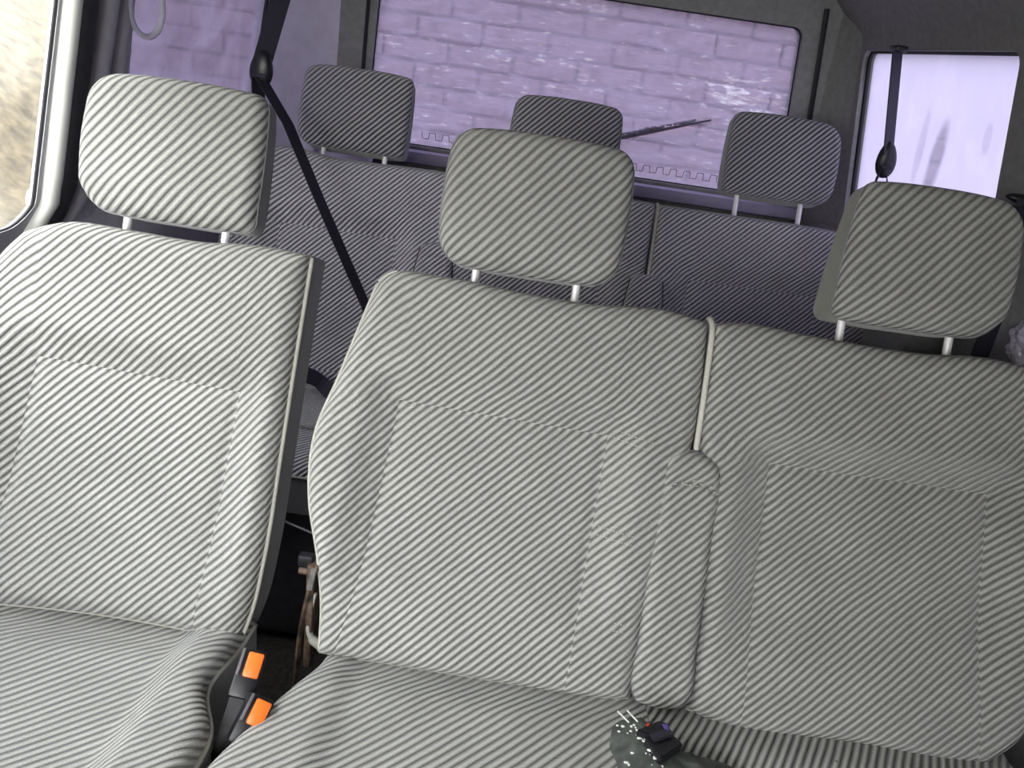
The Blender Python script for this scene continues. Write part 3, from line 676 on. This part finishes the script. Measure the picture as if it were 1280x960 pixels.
pad(c2, ('seat_cover', 'side_panel'),
    [(-.33, .46), (-.325, .60), (-.312, .713), (-.273, .826), (-.240, .90), (-.215, 1.0)], [(.275, .46), (.275, 1.0)],
    B=[(-.33, .46), (0, .44), (.275, .46)], T=[(-.215, 1.0), (.275, 1.0)],
    n=(100, 90), r=.03, D=.028, thick=.15, frame='seat', off=(0, 0, .535), m='rib_cushion', piping=.0028,
    extra=lambda u, v, e: .010*(1-sst(-.20, -.155, u)) + .035*(1-sst(.5, .8, v)) - .014*sst(.87, .95, v), edges=[('l',)], closed='bl')
pad(c2, ('seat_cover', 'side_panel'),
    [(.276, .46), (.276, 1.0)], [(.84, .46), (.84, 1.0)],
    n=(90, 80), r=.012, D=.006, thick=.15, frame='seat', off=(0, 0, .535), m='rib_cushion_b', piping=0,
    extra=lambda u, v, e: .035*(1-sst(.5, .8, v)) - .014*sst(.87, .95, v), closed='br')
box('seat_base', (.27, .72, .205), (1.0, .42, .39), M['trimd'], c2, .02)
# reclining hinge on the left flank of the double seat
hg = level(s2); hg.name = 'hinge'
tube('lever', smoothpath([atY(398, 706, 1.0), atY(388, 735, 1.0), atY(376, 790, 1.0), atY(368, 860, 1.0)], 5), .0080, M['rust'], hg, 8, flat=.6)
tube('lever_joint', [atY(392, 712, .99), atY(387, 736, .99)], .0045, M['zinc'], hg, 10)
box('bracket', (-.262, 1.03, .55), (.012, .07, .20), M['rust'], hg, .003)
tube('rod', [atY(352, 650, 1.1), atY(392, 667, 1.1)], .0018, M['trimd'], hg, 6)
tube('bolt', [atY(374, 712, 1.02), atY(392, 716, 1.02)], .006, M['rust'], hg, 10)
box('recliner_knob', atY(383, 700, 1.01), (.024, .016, .022), M['black'], hg, .004)
tube('flap', smoothpath([atY(394, 742, 1.0), atY(386, 775, 1.0), atY(388, 795, 1.0), atY(402, 808, 1.0)], 4), .008, M['pipe'], hg, 8, radii=[.003]*5+[.006]*4+[.008]*4)

# ---- rear bench
s3 = thing('rear_bench', 'full width ribbed grey rear bench with three headrests in front of the back window', 'seat', ROW3, (-math.radians(TILT), 0, 0))
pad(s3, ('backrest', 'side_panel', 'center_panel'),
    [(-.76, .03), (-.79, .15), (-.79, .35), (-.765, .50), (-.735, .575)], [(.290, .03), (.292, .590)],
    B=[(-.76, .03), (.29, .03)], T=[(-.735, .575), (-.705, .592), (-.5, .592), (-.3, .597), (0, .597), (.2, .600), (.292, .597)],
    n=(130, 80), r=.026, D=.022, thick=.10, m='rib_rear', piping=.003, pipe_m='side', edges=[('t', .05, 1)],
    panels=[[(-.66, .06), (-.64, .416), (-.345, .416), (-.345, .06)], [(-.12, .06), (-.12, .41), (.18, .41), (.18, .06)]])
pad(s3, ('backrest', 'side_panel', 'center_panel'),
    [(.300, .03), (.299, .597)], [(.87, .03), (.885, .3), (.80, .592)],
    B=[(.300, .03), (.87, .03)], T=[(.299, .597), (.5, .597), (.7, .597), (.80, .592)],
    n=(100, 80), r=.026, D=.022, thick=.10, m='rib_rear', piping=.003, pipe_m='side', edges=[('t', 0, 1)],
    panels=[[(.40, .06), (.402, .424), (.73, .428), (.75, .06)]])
meta(tube('welt', smoothpath([Vector((.296, .02, .60)), Vector((.296, -.006, .598)), Vector((.297, -.016, .57)), Vector((.299, -.016, .42))], 5), .0044, M['pipe'], s3, 8), 'grey welt seam between the rear backs')
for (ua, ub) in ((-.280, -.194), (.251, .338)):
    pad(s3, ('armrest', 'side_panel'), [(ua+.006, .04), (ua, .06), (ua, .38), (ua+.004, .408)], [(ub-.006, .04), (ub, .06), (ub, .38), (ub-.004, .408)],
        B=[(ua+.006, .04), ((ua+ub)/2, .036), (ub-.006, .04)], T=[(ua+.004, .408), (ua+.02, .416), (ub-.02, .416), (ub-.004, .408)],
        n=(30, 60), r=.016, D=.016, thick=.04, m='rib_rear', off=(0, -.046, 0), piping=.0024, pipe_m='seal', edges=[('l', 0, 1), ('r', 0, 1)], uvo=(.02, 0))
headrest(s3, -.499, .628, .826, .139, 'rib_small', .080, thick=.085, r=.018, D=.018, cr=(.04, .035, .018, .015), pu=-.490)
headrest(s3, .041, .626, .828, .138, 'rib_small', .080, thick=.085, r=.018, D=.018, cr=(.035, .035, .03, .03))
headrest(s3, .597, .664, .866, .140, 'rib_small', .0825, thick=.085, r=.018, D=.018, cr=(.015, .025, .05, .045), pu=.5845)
c3 = level(s3)
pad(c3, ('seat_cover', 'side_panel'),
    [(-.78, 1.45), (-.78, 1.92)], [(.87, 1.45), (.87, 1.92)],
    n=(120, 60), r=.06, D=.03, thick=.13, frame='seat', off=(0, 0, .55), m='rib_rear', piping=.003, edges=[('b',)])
meta(box('worn_patch', (-.45, 1.71, .555), (.22, .20, .012), M['carpet'], c3, .005), 'smooth worn grey strip on the rear cushion')
box('seat_base', (.04, 1.72, .2), (1.5, .38, .36), M['trimd'], c3, .02)

# ================================================================ BELTS
def guide(parent, p, rx, rz, ry=.014, tilt=0):
    bm = bmesh.new(); bmesh.ops.create_uvsphere(bm, u_segments=20, v_segments=12, radius=1)
    bmesh.ops.scale(bm, vec=(rx, ry, rz), verts=bm.verts)
    for v in bm.verts: v.co.x *= 1-.18*(v.co.z/rz)
    bmesh.ops.rotate(bm, cent=(0, 0, 0), matrix=Matrix.Rotation(tilt, 3, 'Y'), verts=bm.verts); bmesh.ops.translate(bm, vec=p, verts=bm.verts)
    g = from_bm('belt_guide', bm, M['black'], parent)
    bm = bmesh.new(); box_bm(bm, (p[0], p[1]-ry*.95, p[2]-rz*.35), (rx*1.1, .006, .008), .002); from_bm('slot', bm, M['web'], g, True, 40)
    return g
b1 = thing('seat_belt', 'black rear seat belt hanging left of the back window and crossing down behind the gap', 'seat belt')
g1 = atY(327, 86, 2.0); top = atY(356, -20, 2.02); hi = atY(372, -90, 2.06)
d_ = (.8, .6, 0)
ribbon('webbing', [hi, top, g1+Vector((0, 0, .01))], [d_]*3, .045, .002, M['web'], b1)
guide(b1, g1, .028, .043, tilt=.12)
lo = [g1-Vector((0, .004, .02)), atY(360, 155, 1.93), atY(400, 251, 1.86), atY(430, 320, 1.82), atY(458, 384, 1.79), atY(470, 420, 1.77)]
ribbon('webbing', lo, [(.33, .93, .1)]*6, .034, .002, M['web'], b1)
ribbon('webbing', [g1+Vector((-.008, .0, -.02)), atY(323, 130, 2.0), atY(321, 185, 2.0), atY(318, 260, 1.97)], [(.35, .9, 0)]*4, .045, .002, M['web'], b1)
lp = [atZ(372, 466, .62), atZ(392, 472, .60), atZ(408, 484, .58), atZ(432, 510, .572)]
b1b = thing('lap_belt', 'black lap belt lying across the rear bench cushion in the gap between the front seats', 'seat belt')
ribbon('webbing', smoothpath(lp, 4), [(.3, 1, .5)]*13, .04, .003, M['web'], b1b)
b2 = thing('seat_belt', 'black rear seat belt hanging in front of the frosted right window', 'seat belt')
g2 = atY(1108, 200, 1.98)
box('belt_anchor', atY(1123, 61, 2.0), (.026, .05, .014), M['black'], b2)
ribbon('webbing', [atY(1122, 64, 2.0), g2+Vector((0, 0, .012))], [(.66, .60, 0)]*2, .045, .0025, M['web'], b2)
guide(b2, g2, .023, .042, tilt=-.1)
ribbon('webbing', [g2+Vector((-.008, 0, -.03)), atY(1096, 224, 1.96), atY(1086, 246, 1.94), atY(1040, 340, 1.9)], [(.3, 1, 0)]*4, .03, .002, M['web'], b2)
ribbon('webbing', [g2+Vector((.008, 0, -.03)), atY(1109, 226, 1.99), atY(1108, 262, 1.99), atY(1108, 400, 1.99)], [(.3, 1, 0)]*4, .03, .002, M['web'], b2)
b3 = thing('seat_belt', 'black belt with its guide beside the right front headrest at the right edge', 'seat belt')
g3 = atY(1278, 250, 1.45)
guide(b3, g3, .030, .009, tilt=.15)
ribbon('webbing', [g3+Vector((0, 0, -.01)), atY(1243, 395, 1.42), atY(1222, 452, 1.40), atY(1215, 520, 1.38)], [(1, .3, 0)]*4, .040, .002, M['web'], b3)

# ================================================================ BUCKLES
def buckle(label, p, rot, grp):
    b = thing('belt_buckle', label, 'buckle', p, rot, grp)
    bm = bmesh.new(); box_bm(bm, (0, .006, -.018), (.036, .026, .066), .005); from_bm('housing', bm, M['black'], b, True, 40)
    box('button', (.004, -.008, -.006), (.022, .010, .034), M['orange'], b, .003)
    box('button_slot', (-.014, -.008, -.004), (.004, .004, .036), M['trimd'], b, .001)
    ribbon('strap', [Vector((0, .008, -.04)), Vector((0, .015, -.09)), Vector((0, .03, -.16))], [(1, 0, 0)]*3, .028, .004, M['black'], b)
    return b
buckle('black belt buckle with bright orange button beside the left seat cushion', atZ(315, 826, .575), (-.85, .22, .12), 'orange buckles')
buckle('belt buckle half hidden by the double seat cushion, only its orange button end showing', atZ(322, 884, .550), (-.8, .45, .1), 'orange buckles')

# ================================================================ SMALL THINGS
# dark green cloth pouch with belt clip, prongs and crumbs
cl = thing('cloth_pouch', 'crumpled dark green cloth pouch with black clip, lying on the double seat cushion', 'pouch', (.25, .83, .535))
bm = bmesh.new(); outl = [(772, 892), (800, 884), (838, 908), (868, 936), (900, 942), (945, 962), (955, 1010), (860, 1020), (752, 1010), (775, 952), (766, 922)]
opts = [atZ(a, b, .56) - Vector(cl.location) for a, b in outl]; opts = smoothpath([Vector((p.x, p.y, 0)) for p in opts], 5, True)
cen = Vector((sum(p.x for p in opts)/len(opts), sum(p.y for p in opts)/len(opts), 0)); prev = None
for k in range(0, 13):
    f = 1-k/12; zz = .004+.030*(1-f**2.2)
    rg = []
    for p in opts:
        q = cen+(p-cen)*max(f, .02); h = zz+.010*noise.noise(Vector((q.x*28, q.y*28, 1)))*(1-f*.6)+.006*noise.noise(Vector((q.x*70, q.y*60, 5)))
        rg.append(bm.verts.new((q.x, q.y, h)))
    if prev:
        for i in range(len(rg)): j = (i+1) % len(rg); bm.faces.new((prev[i], prev[j], rg[j], rg[i]))
    prev = rg
bm.faces.new(prev)
from_bm('cloth', bm, M['cloth'], cl)
def rel(px, py, z): return atZ(px, py, z) - Vector(cl.location)
def slab(name, corners, z, th, m, par, dz=(0, 0, 0, 0)):
    bm = bmesh.new(); P = [rel(a, b, z+d) for (a, b), d in zip(corners, dz)]
    A = [bm.verts.new(p) for p in P]; Bv = [bm.verts.new(p-Vector((0, 0, th))) for p in P]; n = len(A)
    bm.faces.new(A); bm.faces.new(Bv[::-1])
    for i in range(n): bm.faces.new((A[i], A[(i+1) % n], Bv[(i+1) % n], Bv[i]))
    bmesh.ops.bevel(bm, geom=list(bm.edges), offset=.0015, segments=2, affect='EDGES')
    return from_bm(name, bm, M[m], par, True, 40)
slab('clip', [(796, 912), (824, 900), (838, 905), (826, 922), (806, 926)], .590, .014, 'black', cl)
slab('clip_frame', [(806, 922), (838, 914), (854, 930), (826, 948), (812, 938)], .586, .014, 'black', cl)
slab('clip_tongue', [(812, 916), (836, 908), (844, 918), (818, 926)], .592, .004, 'web', cl)
slab('label_patch', [(826, 904), (836, 904), (838, 916), (830, 912)], .592, .003, 'violet', cl)
slab('red_mark', [(807, 904), (812, 903), (812, 907), (808, 907)], .594, .002, 'red', cl)
for a, b in (((772, 889), (786, 903)), ((784, 888), (797, 902))):
    tube('prong', [rel(a[0], a[1], .585), rel(b[0], b[1], .585)], .0013, M['clear'], cl, 6)
bm = bmesh.new()
for k in range(46):
    if k < 26: t = random.random(); a, b = 790+42*t+random.gauss(0, 3.5), 905+68*t+random.gauss(0, 3)
    else: a, b = random.uniform(770, 830), random.uniform(905, 960)
    p = rel(a, b, .578); s = random.uniform(.0006, .0022)
    r_ = bmesh.ops.create_icosphere(bm, subdivisions=1, radius=s); bmesh.ops.scale(bm, vec=(random.uniform(.8, 2), 1, .7), verts=r_['verts']); bmesh.ops.translate(bm, vec=p, verts=r_['verts'])
meta(from_bm('crumbs', bm, M['crumb'], cl, False), 'white crumbs stuck to the dark cloth', kind='stuff')
# a small dark twig
bm = bmesh.new(); tube_bm(bm, [atZ(1041, 949, .532), atZ(1046, 953, .533), atZ(1050, 956, .532)], .0018, 6, radii=[.001, .0019, .0008])
meta(from_bm('debris', bm, M['black'], None), 'tiny dark crumb on the right cushion at the bottom edge', 'crumb')
# clear bubble wrap at right edge
bp_ = thing('plastic_bag', 'crinkled clear plastic bag by the wall at the right edge', 'bag', atY(1282, 428, 1.38))
bm = bmesh.new(); bmesh.ops.create_icosphere(bm, subdivisions=5, radius=1); bmesh.ops.scale(bm, vec=(.022, .03, .045), verts=bm.verts)
for v in bm.verts: v.co += v.co.normalized()*(.010*noise.noise(v.co*60)+.006*noise.noise(v.co*160))
pm_, n_, l_, b_ = mat('crinkled_plastic'); b_.inputs['Base Color'].default_value = (.42, .40, .48, 1); b_.inputs['Roughness'].default_value = .18
from_bm('crinkled_film', bm, pm_, bp_)
# grab handle
gh = thing('grab_handle', 'pale grey curved grab handle above the misted side window', 'handle')
tube('handle_loop', smoothpath([atX(168, -40, -.80), atX(163, 0, -.815), atX(168, 32, -.82), atX(182, 46, -.81), atX(196, 40, -.80), atX(203, 18, -.79), atX(200, -10, -.785), atX(192, -40, -.79)], 5), .0065, M['lilac'], gh, 8, flat=.55)

# ================================================================ OUTSIDE
wp = thing('rear_wiper', 'black wiper with a ridge of snow on the back window', 'wiper')
gy = 2.66
ta, tb = atY(768, 174, gy), atY(889, 150, gy); back = Vector((-.25, 0, -.07))
tube('wiper_blade', [ta+(tb-ta)*t for t in (0, .3, .6, 1)], .005, M['black'], wp, 6, radii=[.006, .006, .005, .003])
tube('wiper_arm', [ta+Vector((-.30, .02, -.09)), ta+Vector((-.05, .014, 0)), ta+(tb-ta)*.5+Vector((0, .012, .004))], .006, M['black'], wp, 6)
bm = bmesh.new()
for k in range(60):
    t = random.random()**.8*.85; p = ta+(tb-ta)*t+Vector((0, .006, .010+.008*random.random()*(1-t)))
    r_ = bmesh.ops.create_icosphere(bm, subdivisions=1, radius=random.uniform(.004, .008)); bmesh.ops.translate(bm, vec=p, verts=r_['verts'])
meta(from_bm('snow', bm, M['snow'], wp), 'snow lying along the blade', kind='stuff')
# ground
bm = bmesh.new(); box_bm(bm, (0, 1, -.65), (60, 60, .1)); meta(from_bm('ground', bm, M['ground'], None, False), 'frosty ground outside the van', 'ground', kind='structure')
# block wall behind the van
bw = thing('block_wall', 'brown block wall with pale joints seen blurred through the back window', 'wall', (0, 6.0, -.6))
bm = bmesh.new(); box_bm(bm, (0, .115, 1.35), (6.3, .2, 2.7)); from_bm('mortar', bm, M['mortar'], bw, False)
bm = bmesh.new(); box_bm(bm, (0, 0, 0), (.43, .10, .135), .012, seg=1); bmesh.ops.recalc_face_normals(bm, faces=bm.faces)
bme = bpy.data.meshes.new('block'); bm.to_mesh(bme); bm.free(); bme.materials.append(M['block'])
for j in range(18):
    for i in range(13):
        o = bpy.data.objects.new('block', bme); COL.objects.link(o); o.parent = bw
        o.location = (-2.8+i*.45+(.225 if j % 2 else 0), random.uniform(-.02, .02), .075+j*.15); o.rotation_euler = (0, random.uniform(-.01, .01), random.uniform(-.03, .03))
# dry bank on the left
bm = bmesh.new(); g = []
for j in range(50):
    row = []
    for i in range(40):
        y = -6+j*.55; x = -2.5-i*.16; z = -.6+ .9*(i*.16)+.22*noise.noise(Vector((x*1.3, y*1.3, 0)))+.08*noise.noise(Vector((x*5, y*5, 3)))
        row.append(bm.verts.new((x, y, min(z, 4.4))))
    g.append(row)
for j in range(49):
    for i in range(39): bm.faces.new((g[j][i], g[j][i+1], g[j+1][i+1], g[j+1][i]))
meta(from_bm('earth_bank', bm, M['bank'], None), 'dry brown and cream grassy bank outside the clear left window', 'bank')
